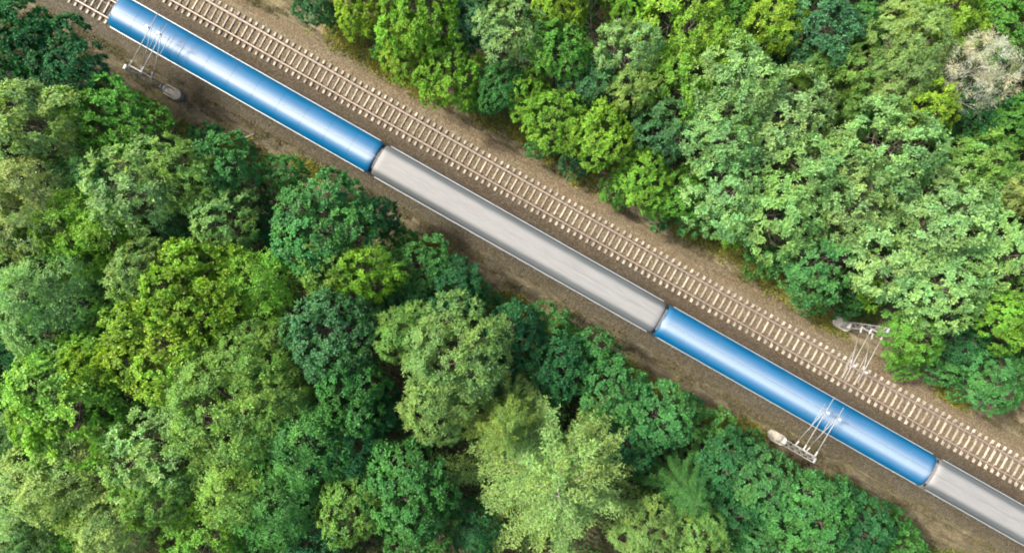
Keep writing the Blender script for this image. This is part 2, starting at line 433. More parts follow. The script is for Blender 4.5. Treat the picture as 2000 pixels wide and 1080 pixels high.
# ------------------------------------------------------------------ the train
RAIL_Z = BT + .132 + .165
def roof_pts(y0, y1, n, ribs=False, hw=1.40, z0=3.42, rise=.60, p=2.7):
    out = []
    for i in range(n + 1):
        y = y0 + (y1 - y0) * i / n
        a = min(1, abs(y) / hw)
        zz = z0 + rise * (1 - a ** p) ** (1 / 1.75)
        if ribs and i % 2: zz += .012
        out.append((y, zz))
    return out
def carriage(u0, u1, kind, label, tail=False, marks=()):
    L = u1 - u0
    root = empty('train_carriage', uv((u0 + u1) / 2, TRACK_L, RAIL_Z), ROTZ)
    tag(root, label, 'train carriage', 'carriages of the passenger train')
    hx = L / 2
    wall = M['wall_blue'] if kind == 'blue' else M['wall_grey']
    def stations(tl):
        st = []
        for k in range(8): t = k / 7; st.append((-hx + tl * (1 - math.cos(t * math.pi / 2)), math.sin(t * math.pi / 2)))
        st += [(x, 1.0) for x in np.linspace(-hx + tl, hx - .55, 22)[1:-1]]
        for k in range(8): t = 1 - k / 7; st.append((hx - .55 * (1 - math.cos(t * math.pi / 2)), math.sin(t * math.pi / 2)))
        return st
    st = stations(1.0 if tail else .55)
    def loftroof(pts):
        rings = []
        for x, q in st:
            drop = (1 - q) * (.42 if tail and x < 0 else .26); nar = 1 - (1 - q) * (.13 if tail and x < 0 else .07)
            rings.append([(x, y * nar, 3.30 + (zz - 3.30) * (1 - drop * .9) - drop * .18) for y, zz in pts])
        return rings
    mb = MB()
    if kind == 'blue':
        mb.loft(loftroof(roof_pts(-1.40, 1.40, 40)), 0, True); mb.build('roof', M['roof_blue'], root)
    else:
        mb.loft(loftroof(roof_pts(-1.02, 1.02, 34, True)), 0, False); mb.build('roof', M['roof_grey'], root)
        for s in (-1, 1):
            m2 = MB(); m2.loft(loftroof(roof_pts(s * 1.023, s * 1.40, 10)), 0, True); m2.build('roof_shoulder', M['shoulder'], root)
    for x in np.linspace(-hx + 2.2, hx - 2.2, 10):           # lapped joints between the roof sheets
        m2 = MB(); rr = roof_pts(-1.36, 1.36, 28)
        m2.loft([[(x - .03, y, zz + .002) for y, zz in rr], [(x - .02, y, zz + .012) for y, zz in rr], [(x + .02, y, zz + .012) for y, zz in rr], [(x + .03, y, zz + .002) for y, zz in rr]], 0, True)
        m2.build('roof_joint', M['roof_blue'] if kind == 'blue' else M['roof_grey'], root)
    # side walls, gutters, end walls, floor frame
    for s in (-1, 1):
        m2 = MB(); m2.box((0, s * 1.40, 2.14), (L - 1.1, .06, 2.50), 0)
        m2.box((0, s * 1.40, .80), (L - 1.1, .05, .18), 0)
        side = m2.build('side_wall', [wall], root)
        m2 = MB(); m2.cbox((0, s * 1.445, 3.405), (L - .7, .060, .06), .012, 0); m2.build('gutter', M['gutter'], root)
        m2 = MB(); m2.box((0, s * 1.432, 1.30), (L - 1.15, .006, .14), 0); m2.build('waist_stripe', M['gutter'], root)
        nw = 9
        for k in range(nw):
            x = -hx + 4.0 + (L - 8.0) * k / (nw - 1)
            o = bpy.data.objects.new('window', WIN); link(o, root); o.location = (x, s * 1.43, 2.25); o.rotation_euler = (0, 0, 0 if s < 0 else math.pi)
        for x in (-hx + 1.9, hx - 1.9):
            o = bpy.data.objects.new('door', DOOR); link(o, root); o.location = (x, s * 1.43, 1.95); o.rotation_euler = (0, 0, 0 if s < 0 else math.pi)
    for sx in (-1, 1):
        m2 = MB(); e = []
        tl = 1.0 if (tail and sx < 0) else .55
        for k in range(7):
            t = k / 6 * math.pi / 2
            e.append((sx * (hx - tl + tl * math.sin(t)), 1.40 - (.22 if tl > .6 else .12) * (1 - math.cos(t))))
        e = e + [(x, -y) for x, y in e[::-1]]
        m2.loft([[(x, y, zz) for x, y in e] for zz in (.75, 2.4, 3.36)], 0, True)
        ew = m2.build('end_wall', [wall], root)
        if tail and sx < 0:
            m3 = MB(); m3.box((-hx - .01, 0, 2.55), (.03, 1.9, .85)); m3.build('windscreen', M['glass'], root)
            for s in (-1, 1):
                m3 = MB(); m3.tube([(-hx - .05, s * .78, 1.45), (-hx + .05, s * .78, 1.45)], .11, 14); m3.build('headlight', M['lamp'], root)
        for s in (-1, 1):
            m3 = MB(); bx = sx * (hx - .02)
            m3.tube([(bx - sx * .25, s * .875, .55), (bx + sx * .16, s * .875, .55)], .09, 10); m3.tube([(bx + sx * .16, s * .875, .55), (bx + sx * .20, s * .875, .55)], .20, 14)
            if not (tail and sx < 0) : m3.build('buffer', M['underframe'], root)
    m2 = MB(); m2.box((0, 0, .82), (L - .9, 2.55, .26)); m2.box((0, 0, .52), (L * .42, 2.1, .36)); m2.build('underframe', M['underframe'], root)
    for sx in (-1, 1):
        bo = MB(); bx = sx * (hx - 4.2)
        for s in (-1, 1): bo.cbox((bx, s * .98, .52), (3.2, .14, .22), .03)
        bo.cbox((bx, 0, .50), (.5, 2.0, .22), .03); bg_ = bo.build('bogie', M['underframe'], root)
        for ax in (-1.25, 1.25):
            for s in (-1, 1):
                w = bpy.data.objects.new('wheel', WHEEL); link(w, bg_); w.location = (bx + ax, s * .7525, .46)
    # bellows between the carriages
    if True:
        m2 = MB(); rings = []
        for k in range(9):
            x = hx - .12 + k * .062; q = .0 if k % 2 else -.05
            rings.append([(x, -1.22 - q, .95), (x, -1.25 - q, 2.9), (x, -.95 - q, 3.62 + q), (x, -.4, 3.80 + q), (x, .4, 3.80 + q), (x, .95 + q, 3.62 + q), (x, 1.25 + q, 2.9), (x, 1.22 + q, .95)])
        m2.loft(rings, 0, False); m2.build('gangway_bellows', M['rubber'], root)
    for (mu, mv, ln, wd, mat) in marks:
        a = abs(mv) / 1.40; zz = 3.42 + .60 * (1 - a ** 2.7) ** (1 / 1.75)
        slope = math.atan2(roof_pts(abs(mv) + .05, 1, 1)[0][1] - roof_pts(abs(mv) - .05, 1, 1)[0][1], .1) * (1 if mv > 0 else -1)
        m2 = MB(); m2.box((0, 0, 0), (ln, wd, .035)); o = m2.build('roof_hatch', M[mat], root)
        o.location = (mu - (u0 + u1) / 2, mv, zz + .012); o.rotation_euler = (slope, 0, 0)
    return root
def window_mesh():
    mb = MB(); mb.box((0, 0, 0), (1.50, .03, .95), 0); mb.box((0, -.018, 0), (1.38, .012, .83), 1)
    return mb.mesh('window', [M['gutter'], M['glass']])
def door_mesh():
    mb = MB(); mb.box((0, 0, 0), (1.0, .03, 2.0), 0); mb.box((0, -.018, .40), (.62, .012, .85), 1); mb.box((.40, -.03, -.15), (.04, .05, .22), 0)
    return mb.mesh('door', [M['gutter'], M['glass']])
def wheel_mesh():
    mb = MB(); mb.tube([(0, -.02, 0), (0, .09, 0)], .46, 24); mb.tube([(0, -.045, 0), (0, -.018, 0)], .49, 24)
    return mb.mesh('wheel', [M['steel']])
WIN, DOOR, WHEEL = window_mesh(), door_mesh(), wheel_mesh()
ZR = RAIL_Z + 3.9
def mk(x, y): # roof mark from the photo
    u, v = px_uv(x, y, ZR); return u, v - TRACK_L
carriage(-39.5, -14.63, 'blue', 'blue carriage with a broad white sheen at the tail of the train, upper left', tail=True)
m1 = mk(775, 347); m2_ = mk(1245, 608)
carriage(-14.37, 12.31, 'grey', 'whole grey-roofed carriage coupled between the two blue carriages')
m3_ = mk(1558, 757)
carriage(12.57, 37.94, 'blue', 'deep blue carriage with a narrow pale streak, crossed by the mast arms at lower right')
carriage(38.20, 64.6, 'grey', 'grey-roofed carriage cut off by the right edge of the picture')

# ------------------------------------------------------------------ overhead line masts and wires
def stadium(r, half, n=10):
    pts = []
    for k in range(n + 1): a = -math.pi / 2 + math.pi * k / n; pts.append((half + r * math.cos(a), r * math.sin(a)))
    for k in range(n + 1): a = math.pi / 2 + math.pi * k / n; pts.append((-half + r * math.cos(a), r * math.sin(a)))
    return pts
def mast(u, v, side, vt, label, H=7.7):
    """side: +1 when the track lies towards +v; local x along the line, y across it"""
    root = empty('catenary_mast', uv(u, v, -.05), ROTZ); tag(root, label, 'railway mast', 'overhead line masts')
    mb = MB()
    outer = stadium(.46, .42); inner = stadium(.34, .40)
    mb.loft([[(x * 1.08, y * 1.08, -.2) for x, y in outer], [(x, y, .48) for x, y in outer], [(x * .97, y * .96, .52) for x, y in outer],
             [(x, y, .52) for x, y in inner], [(x, y, .46) for x, y in inner]], 0, False, True)
    mb.add([(x, y, .46) for x, y in inner], [tuple(range(len(inner)))], 0)
    mb.build('foundation', M['foundation'], root)
    def yo(s, zz): return s * (.27 - .11 * zz / H)
    for s in (-1, 1):
        m2 = MB(); rings = []
        for zz in np.linspace(.2, H, 10):
            y = yo(s, zz); w = .085
            rings.append([(-w, y, zz), (-w, y + s * .06, zz), (-w + .014, y + s * .06, zz), (-w + .014, y + s * .014, zz),
                          (w - .014, y + s * .014, zz), (w - .014, y + s * .06, zz), (w, y + s * .06, zz), (w, y, zz)])
        m2.loft(rings, 0, False, True); m2.add(rings[-1], [tuple(range(8))], 0)
        m2.build('upright', M['galv'], root)
    n = 11
    for k in range(n):
        za = .7 + (H - .9) * k / n; zb = .7 + (H - .9) * (k + 1) / n; s = 1 if k % 2 else -1
        m2 = MB()
        for x in (-.075, .075): m2.tube([(x, yo(s, za), za), (x, yo(-s, zb), zb)], .022, 5)
        m2.tube([(-.075, yo(s, za), za), (.075, yo(s, za), za)], .015, 5)
        m2.build('lacing_bar', M['galv'], root)
    m2 = MB(); m2.cbox((0, 0, H + .02), (.18, .36, .03), .008); m2.build('cap_plate', M['galv'], root)
    for zz in (4.95, 6.45):
        m2 = MB(); m2.box((0, side * (.27), zz), (1.20, .09, .10)); m2.box((0, -side * .22, zz), (.4, .05, .10)); m2.build('crossarm', M['galv'], root)
    m2 = MB(); m2.cbox((-.12, side * .10, 2.05), (.05, .46, .42), .01); m2.tube([(-.12, side * .1, 2.05), (.0, side * .1, 2.05)], .03, 6)
    m2.build('number_plate', M['plate'], root)
    reach = abs(vt - v)
    for x, zz in ((-.52, 0), (.52, .05)):
        y0 = side * .33; y1 = side * (reach + .15 + (1.15 if x < 0 else .8))
        c = MB(); c.tube([(x, y0 + side * .35, 6.45), (x, y1, 6.62)], .032, 8)
        ct = c.build('cantilever_tube', M['galv'], root)
        c = MB(); c.tube([(x, y0 + side * .35, 4.95), (x, y1 - side * 1.0, 6.50)], .028, 8); c.build('cantilever_strut', M['galv'], root)
        c = MB(); c.tube([(x + .05, y0 + side * 1.5, 5.52), (x + .10, y1 - side * .7, 5.62)], .024, 8); c.build('steady_arm', M['galv'], root)
        for zi, dz in ((6.45, .02), (4.95, .17)):
            c = MB()
            for q in range(6):
                yy = y0 + side * (.02 + q * .062); z0 = zi + dz * q / 5
                c.tube([(x, yy, z0), (x, yy + side * .035, z0)], .095 if q % 2 == 0 else .06, 10)
            c.tube([(x, y0 - side * .05, zi), (x, y0 + side * .40, zi + dz)], .03, 6); c.build('insulator', M['insul'], root)
        c = MB(); c.tube([(x, side * (reach - .05), 6.52), (x, side * (reach - .05), 6.96)], .05, 8); c.box((x, side * (reach - .05), 6.99), (.20, .16, .06)); c.build('wire_clamp', M['insul'], root)
    return root
mast(-34.1, -.68, 1, TRACK_L, 'grey lattice mast with oval concrete footing beside the blue tail carriage, upper left')
mast(27.4, -.83, 1, TRACK_L, 'grey lattice mast below the train, its arms reaching over the deep blue carriage')
mast(27.4, 10.72, -1, TRACK_R, 'grey lattice mast at the edge of the right-hand wood, arms over the empty track')
def wires(vc, label):
    root = empty('overhead_wire', uv(0, vc, 0), ROTZ); tag(root, label, 'overhead wire', 'overhead wires above the tracks')
    c = MB(); c.tube([(x, 0, 5.55) for x in (-70, 70)], .006, 5); c.build('contact_wire', M['wire'], root)
    pts = []
    for i in range(57):
        x = -70 + 2.5 * i; k = ((x - 27.4) / 61.5); k -= math.floor(k); pts.append((x, 0, 6.98 - 1.0 * 4 * k * (1 - k)))
    c = MB(); c.tube(pts, .006, 5); c.build('messenger_wire', M['wire'], root)
    return root
wires(TRACK_L, 'thin overhead wire strung lengthwise above the train')
wires(TRACK_R, 'thin overhead wire strung lengthwise above the empty track')

# a weathered pole lying on the left verge
a, b2 = px(452, 281, .15), px(498, 261, .08)
mb = MB(); mb.tube([a, a.lerp(b2, .5) + Vector((0, 0, .03)), b2], [.055, .06, .045], 8)
o = mb.build('fallen_pole', M['timber']); tag(o, 'thin pale fallen pole lying on the verge below the blue tail carriage', 'pole')

# ------------------------------------------------------------------ trees: crown generators
def norm(a): return a / np.maximum(np.linalg.norm(a, axis=-1, keepdims=True), 1e-9)
def leaves_mesh(name, base, direc, nrm, length, width, var, fold=.18):
    """one folded rhombic blade (4 verts, 1 quad) for each row"""
    d = norm(direc); s = norm(np.cross(d, nrm)); n = norm(np.cross(s, d))
    L = length[:, None]; W = width[:, None]
    p0 = base; p2 = base + d * L - n * L * .10
    m = base + d * L * .48
    p1 = m + s * W * .5 + n * W * fold; p3 = m - s * W * .5 + n * W * fold
    co = np.stack([p0, p1, p2, p3], 1).reshape(-1, 3)
    q = np.arange(len(base) * 4).reshape(-1, 4)
    me = raw_mesh(name, co, q, smooth=False)
    at = me.attributes.new('leafvar', 'FLOAT_COLOR', 'POINT')
    c = np.ones((len(base), 4, 4), np.float32); c[:, :, :3] = var[:, None, :]
    at.data.foreach_set('color', c.ravel())
    return me

STYLE = {  # k sprays per tuft, m leaves per spray, spray length, leaf length, width, tuft spacing, elevation of sprays, lobe sizes
    'round':   dict(k=12, m=6, L=.46, ls=.20, lw=.145, gap=.60, el=(.12, 1.0), lobes=(20, .34), droop=.15, nj=.40),
    'star':    dict(k=10, m=7, L=.66, ls=.23, lw=.140, gap=.84, el=(.08, .85), lobes=(24, .33), droop=.32, nj=.32),
    'feather': dict(k=8, m=9, L=.86, ls=.23, lw=.092, gap=.76, el=(.0, .70), lobes=(20, .35), droop=.42, nj=.36),
    'fine':    dict(k=10, m=8, L=.58, ls=.17, lw=.085, gap=.60, el=(.05, .85), lobes=(22, .34), droop=.30, nj=.45),
    'bush':    dict(k=9, m=5, L=.42, ls=.19, lw=.13, gap=.55, el=(.10, .95), lobes=(9, .44), droop=.20, nj=.40),
    'dry':     dict(k=9, m=7, L=.70, ls=.30, lw=.026, gap=.66, el=(.0, .9), lobes=(14, .36), droop=.1, nj=.6),
}
def make_crown(style, seed, R=3.5, zc=8.6, vz=.82):
    S = STYLE[style]; rs = np.random.RandomState(seed)
    nl, lr = S['lobes']
    # lobes on a dented ellipsoid, few underneath
    cen = []; rad = []
    ph = rs.rand() * 6.28; ga = 2.399963
    egg = 1 + .22 * np.cos(np.arange(nl) * ga * 1.0 + ph * 2) * rs.rand()
    for i in range(nl):
        zz = 1 - 1.28 * (i + .5) / nl
        r = math.sqrt(max(0, 1 - zz * zz)); a = i * ga + ph + rs.uniform(-.3, .3)
        q = rs.uniform(.58, .90) * egg[i]
        cen.append((r * math.cos(a) * q, r * math.sin(a) * q, zz * rs.uniform(.52, .86) * vz)); rad.append(lr * rs.uniform(.70, 1.25))
    cen = np.array(cen) * R; rad = np.array(rad) * R
    tc = []; tn = []; tl = []
    for i in range(nl):
        n = int(4 * math.pi * rad[i] ** 2 / (S['gap'] ** 2) * .95)
        d = norm(rs.normal(size=(n, 3))); d = d[d[:, 2] > -.35]
        p = cen[i] + d * rad[i] * (np.array([1, 1, .9])) * rs.uniform(.86, 1.10, (len(d), 1))
        ok = np.ones(len(p), bool)
        for j in range(nl):
            if j != i: ok &= np.linalg.norm(p - cen[j], axis=1) > rad[j] * .80
        tc.append(p[ok]); tn.append(d[ok]); tl.append(np.full(ok.sum(), i))
    tc = np.concatenate(tc); tn = np.concatenate(tn); tl = np.concatenate(tl)
    # thin out for an uneven outline
    keep = rs.rand(len(tc)) < .93; tc, tn, tl = tc[keep], tn[keep], tl[keep]
    T = len(tc); k, m = S['k'], S['m']
    up = np.array([0, 0, 1.0])
    tn = norm(tn + up * .35 + norm(tc * np.array([1, 1, .2])) * .25)
    # sprays fan out of each tuft around its axis
    ref = norm(np.cross(tn, rs.normal(size=(T, 3)))); ref2 = np.cross(tn, ref)
    az = (np.arange(k)[None, :] / k * 2 * math.pi) + rs.uniform(0, 6.28, (T, 1)) + rs.uniform(-.35, .35, (T, k))
    el = rs.uniform(*S['el'], (T, k)) * (math.pi / 2)
    e = (np.cos(el) * np.cos(az))[..., None] * ref[:, None] + (np.cos(el) * np.sin(az))[..., None] * ref2[:, None] + np.sin(el)[..., None] * tn[:, None]
    sl = S['L'] * rs.uniform(.55, 1.2, (T, k)) * rs.uniform(.75, 1.25, (T, 1))
    t = (np.arange(m) + .35) / m
    t = t[None, None, :] + rs.uniform(-.06, .06, (T, k, m))
    pos = tc[:, None, None] + e[:, :, None] * (sl[:, :, None] * t)[..., None]
    pos = pos - up * (S['droop'] * sl[:, :, None] * t ** 2)[..., None]
    side = norm(np.cross(e, tn[:, None] + .01)); sg = np.where(np.arange(m) % 2 == 0, 1, -1)
    ld = e[:, :, None] * .75 + side[:, :, None] * (sg * .75)[None, None, :, None] + rs.normal(size=(T, k, m, 3)) * .28 - up * S['droop'] * .5
    ln = tn[:, None, None] * .8 + e[:, :, None] * .15 + up * .45 + rs.normal(size=(T, k, m, 3)) * S['nj']
    N = T * k * m
    size = (rs.uniform(.72, 1.25, (T, k, m)) * (1.08 - .35 * t)).reshape(-1)
    lobev = rs.rand(nl)[tl]
    var = np.stack([np.repeat(np.clip(.55 * rs.rand(T) + .45 * lobev, 0, 1), k * m), rs.rand(N), np.repeat(np.clip(.5 * rs.rand(T) + .5 * rs.rand(nl)[tl], 0, 1), k * m)], 1)
    pos = pos.reshape(-1, 3) + np.array([0, 0, zc])
    me = leaves_mesh('crown', pos, ld.reshape(-1, 3), ln.reshape(-1, 3), S['ls'] * size, S['lw'] * size, var)
    me.materials.append(M['leaf'])
    return me, cen + np.array([0, 0, zc]), (pos, ld.reshape(-1, 3), ln.reshape(-1, 3), S['ls'] * size, S['lw'] * size, var)
def make_trunk(seed, limbs, zc=8.6, r0=.19, mat='bark', sub=True):
    """tapered bole with limbs grown out of it towards the lobes"""
    rs = random.Random(seed); mb = MB()
    top = zc + 1.2
    bend = [(rs.uniform(-.18, .18), rs.uniform(-.18, .18)) for _ in range(6)]
    path = []
    x = y = 0
    for i in range(7):
        zz = top * i / 6
        path.append(Vector((x, y, zz - .15 if i == 0 else zz)))
        if i < 6: x += bend[i][0]; y += bend[i][1]
    rr = [r0 * (1.35 if i == 0 else 1.0) * (1 - .80 * i / 6) for i in range(7)]
    mb.tube(path, rr, 8)
    def at(zz):
        f = max(0, min(5.99, zz / top * 6)); i = int(f); return path[i].lerp(path[i + 1], f - i)
    for c in limbs:
        c = Vector(c); hz = math.hypot(c.x, c.y)
        s = at(max(1.2, min(top * .95, c.z - hz * .8 - .3)))
        mid = s.lerp(c, .5) + Vector((rs.uniform(-.15, .15), rs.uniform(-.15, .15), -.10 * hz + rs.uniform(0, .2)))
        rb = r0 * .42
        mb.tube([s, s.lerp(mid, .55), mid, c], [rb, rb * .8, rb * .6, rb * .25], 5, caps=False)
        if sub:
            for q in range(3):
                d = Vector((rs.gauss(0, 1), rs.gauss(0, 1), rs.uniform(.1, 1.0))).normalized() * rs.uniform(.6, 1.1)
                mb.tube([mid.lerp(c, .4 + .2 * q), mid.lerp(c, .4 + .2 * q) + d * .6 + Vector((0, 0, .05)), mid.lerp(c, .4 + .2 * q) + d], [rb * .35, rb * .25, rb * .1], 4, caps=False)
    return mb.mesh('trunk', [M[mat]])

def make_larch(seed, H=13.0, R=5.0):
    """whorls of long drooping feathered boughs, seen from above as a star"""
    rs = np.random.RandomState(seed); mb = MB()
    P, D, Nn, LL, WW, VV = [], [], [], [], [], []
    up = np.array([0, 0, 1.0])
    nb = 98
    for i in range(nb):
        f = (i + .5) / nb                                   # 0 top .. 1 low
        zz = H * (1 - .72 * f) - .2
        ln = R * (f ** .72) * rs.uniform(.72, 1.18) + .45
        a = i * 2.39996 + rs.uniform(-.32, .32)
        rise = .55 - .55 * f + rs.uniform(-.16, .16)
        n = max(6, int(ln / .16))
        t = np.linspace(.05, 1, n)
        h = np.array([math.cos(a), math.sin(a), 0])
        curve = h[None] * (t * ln)[:, None] + up[None] * (ln * (rise * t - .38 * t ** 2))[:, None]
        base = np.array([0, 0, zz]) + curve
        pts = [base[0] * np.array([0, 0, 1]) + np.array([0, 0, 0])] + [base[j] for j in np.linspace(0, n - 1, 5).astype(int)]
        mb.tube(pts, [.032, .028, .022, .016, .010, .005], 5, caps=False)
        side = np.array([-math.sin(a), math.cos(a), 0]); bv = rs.rand(); ba = rs.rand()
        for j in range(n):
            tw = .40 * (1.05 - .75 * t[j]) * min(1, ln / 2.2) + .14     # twig length, shorter to the tip
            for sg in (-1, 1):
                td = norm((side * sg * .85 + h * .75 + up * rs.uniform(-.25, .25) + rs.normal(size=3) * .18)[None])[0]
                m = 7
                tt = np.linspace(.08, 1, m) * tw * rs.uniform(.7, 1.25)
                pp = base[j] + td[None] * tt[:, None] - up * (.25 * tt ** 2)[:, None] + rs.normal(size=(m, 3)) * .06
                for rep in range(3):
                    P.append(pp); D.append(td[None] * .6 + rs.normal(size=(m, 3)) * .65 + up * .15)
                    Nn.append(np.tile(up, (m, 1)) + rs.normal(size=(m, 3)) * .55)
                    LL.append(rs.uniform(.10, .17, m)); WW.append(rs.uniform(.035, .055, m))
                    VV.append(np.stack([np.full(m, np.clip(.5 * bv + .5 * rs.rand(), 0, 1)), rs.rand(m), np.full(m, np.clip(.6 * ba + .4 * rs.rand(), 0, 1))], 1))
    cat = lambda x: np.concatenate(x)
    me = leaves_mesh('crown', cat(P), cat(D), cat(Nn), cat(LL), cat(WW), cat(VV)); me.materials.append(M['leaf'])
    mb.tube([(0, 0, -.15), (.03, .02, H * .3), (0, .05, H * .65), (0, 0, H)], [.27, .20, .11, .02], 9)
    return me, mb.mesh('trunk', [M['bark_mid']])

def make_bare(seed, H=10.5, spread=2.3, levels=4, mat='bark_pale', r0=.14, z0=.45):
    rs = random.Random(seed); mb = MB(); tips = []
    def grow(p, d, ln, r, lev):
        e = p + d * ln; mid = p.lerp(e, .5) + Vector((rs.gauss(0, .06), rs.gauss(0, .06), rs.gauss(0, .04))) * ln
        mb.tube([p, mid, e], [r, r * .8, r * .6], 6 if lev > 2 else 4, caps=False)
        if lev == 0: tips.append((e, d)); return
        for q in range(3 if lev > 1 else 4):
            nd = (d + Vector((rs.gauss(0, .55), rs.gauss(0, .55), rs.uniform(-.1, .4)))).normalized()
            grow(p.lerp(e, rs.uniform(.55, 1.0)), nd, ln * rs.uniform(.5, .72), r * .55, lev - 1)
    s = Vector((0, 0, H * z0))
    mb.tube([(0, 0, -.15), (.05, 0, H * z0 * .5), s], [r0 * 1.4, r0 * 1.1, r0], 8)
    for q in range(4):
        a = q * 1.57 + rs.uniform(-.4, .4)
        grow(s, Vector((math.cos(a) * .62, math.sin(a) * .62, .85)).normalized(), H * .26, r0 * .6, levels)
    return mb.mesh('trunk', [M[mat]]), tips

PROTO = {}
DATA = {}
counts = {'round': 6, 'star': 7, 'feather': 5, 'fine': 3, 'bush': 5}
for st, n in counts.items():
    PROTO[st] = []
    for i in range(n):
        if st == 'bush':
            me, lob, dat = make_crown(st, 900 + i, R=1.9, zc=2.3, vz=.80); tr = make_trunk(950 + i, lob, zc=2.0, r0=.07, sub=False)
        else:
            me, lob, dat = make_crown(st, 100 * len(PROTO) + i * 7, R=3.5, zc=8.6); tr = make_trunk(i * 13 + len(PROTO), lob)
        PROTO[st].append((me, tr, 1.9 if st == 'bush' else 3.5, 4.1 if st == 'bush' else 12.0))
        DATA[(st, i)] = dat
PROTO['larch'] = []
for i in range(2):
    me, tr = make_larch(40 + i); PROTO['larch'].append((me, tr, 5.0, 13.0))
dm, dl, _ = make_crown('dry', 77, R=2.6, zc=9.0, vz=.6); dt, _ = make_bare(5, H=9.6, levels=4, mat='bark_pale', r0=.09)
PROTO['dry'] = [(dm, dt, 2.6, 11.0)]

PAL = {  # leaf reflectance (linear)
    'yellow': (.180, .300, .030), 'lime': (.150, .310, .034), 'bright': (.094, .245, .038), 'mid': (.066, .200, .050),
    'dark': (.026, .118, .038), 'teal': (.058, .165, .068), 'emerald': (.056, .182, .048), 'pale': (.195, .300, .096),
    'sage': (.172, .308, .108), 'olive': (.140, .262, .056), 'cream': (.255, .325, .120), 'larch': (.178, .280, .074),
    'tan': (.46, .42, .33),
}
BIN = {'round': 'broadleaf_tree', 'star': 'broadleaf_tree', 'feather': 'broadleaf_tree', 'fine': 'broadleaf_tree', 'bush': 'shrub', 'larch': 'larch_tree', 'dry': 'dry_tree'}
trs = random.Random(11)
use = {k: 0 for k in PROTO}
def tree(x, y, r, top, style, col, label, rot=None, squash=None):
    zc = top * (.80 if style not in ('larch',) else .55)
    p = px(x, y, zc); rm = r * (CAM_H - zc) / FPX
    i = use[style] % len(PROTO[style]); use[style] += 1
    me, tr, R0, H0 = PROTO[style][i]
    vv = p.x * SU + p.y * CU
    s = rm / (R0 * (1.04 if style == 'larch' else 1.15 if -6.5 < vv < 17 else 1.03)); sz = top / H0
    left = p.x * SU + p.y * CU < 5
    root = empty(BIN[style], (p.x, p.y, 0), trs.uniform(0, 6.28) if rot is None else rot)
    q = squash or trs.uniform(.9, 1.1)
    root.scale = (s * q, s / q, sz)
    tag(root, label, 'shrub' if style == 'bush' else 'tree', 'trees of the wood left of the train' if left else 'trees of the wood right of the tracks')
    tk = link(bpy.data.objects.new('trunk', tr), root)
    c = link(bpy.data.objects.new('crown', me), root)
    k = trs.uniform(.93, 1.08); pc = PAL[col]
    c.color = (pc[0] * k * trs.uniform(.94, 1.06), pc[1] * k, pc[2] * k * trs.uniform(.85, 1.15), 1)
    return root

# ---- the wood left of / below the train
tree(25, 60, 78, 12, 'round', 'dark', 'dark green tree in the top left corner of the picture')
tree(125, 120, 82, 11, 'round', 'dark', 'dark green tree at the verge left of the upper left mast')
tree(40, 160, 50, 9, 'round', 'teal', 'small bluish green tree below the top left corner tree')
tree(40, 238, 82, 14, 'star', 'pale', 'pale yellow-green tree on the left edge below the dark corner trees')
tree(222, 234, 82, 11, 'round', 'bright', 'bright green rounded tree beside the footing of the upper left mast')
tree(150, 215, 55, 11, 'star', 'lime', 'light green tree between the bright rounded tree and the pale left edge tree')
tree(170, 345, 72, 10, 'feather', 'emerald', 'vivid green tree below the black gap left of the bright rounded tree')
tree(30, 400, 80, 14, 'feather', 'cream', 'straw-coloured tree on the left edge, second pale one from the top')
tree(255, 365, 88, 14, 'star', 'pale', 'tree with cream-tipped leaves, brightest below the bright rounded tree')
tree(345, 330, 72, 13, 'star', 'olive', 'olive green tree right of the cream-tipped tree')
tree(430, 330, 72, 11, 'round', 'mid', 'mid green tree at the verge below the fallen pole')
tree(425, 435, 60, 12, 'star', 'sage', 'sage green tree with pale tufts left of the black gap below the verge')
tree(395, 275, 42, 5, 'bush', 'dark', 'dark shrub at the verge between the upper left mast and the fallen pole')
tree(20, 490, 62, 12, 'star', 'olive', 'olive tree on the left edge under the straw-coloured tree')
tree(150, 455, 88, 12, 'feather', 'lime', 'yellowish green feathery tree between the cream-tipped tree and the left edge')
tree(215, 420, 45, 10, 'feather', 'emerald', 'small vivid green tree left of the cream-tipped tree')
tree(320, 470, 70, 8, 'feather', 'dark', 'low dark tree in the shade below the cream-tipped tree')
tree(350, 520, 40, 8, 'feather', 'mid', 'small green tree in the shade above the yellow-green trees')
tree(545, 345, 50, 8, 'round', 'mid', 'small mid green tree on the verge left of the big rounded verge tree')
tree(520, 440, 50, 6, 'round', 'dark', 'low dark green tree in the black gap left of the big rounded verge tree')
tree(620, 444, 102, 12.5, 'round', 'emerald', 'large rounded green tree at the verge below the first carriage joint')
tree(735, 420, 45, 8, 'round', 'dark', 'dark green tree on the verge side of the large rounded tree')
tree(640, 520, 62, 12, 'star', 'olive', 'olive green tree joined to the foot of the large rounded verge tree')
tree(715, 530, 62, 12, 'star', 'lime', 'bright yellow-green tree with dark gaps below the large rounded verge tree')
tree(815, 520, 62, 8, 'round', 'mid', 'green tree at the verge below the middle of the grey carriage')
tree(885, 560, 66, 8, 'round', 'dark', 'dark green tree touching the bare verge below the grey carriage')
tree(805, 590, 55, 7, 'feather', 'dark', 'dark low tree between the yellow-green tree and the dark verge tree')
tree(70, 600, 92, 14, 'feather', 'sage', 'grey-green silvery tree on the left edge, halfway down')
tree(270, 530, 60, 13, 'star', 'pale', 'small pale tufted tree just above the yellow-green trees')
tree(195, 545, 50, 10, 'feather', 'emerald', 'green tree between the silvery tree and the pale tufted tree')
tree(375, 570, 95, 14, 'round', 'yellow', 'vivid yellow-green tree, upper of the yellow cluster in the left wood')
tree(500, 560, 75, 12, 'feather', 'lime', 'yellow-green tree at the right end of the yellow cluster')
tree(210, 635, 58, 11, 'round', 'bright', 'bright green tree left of the yellow cluster')
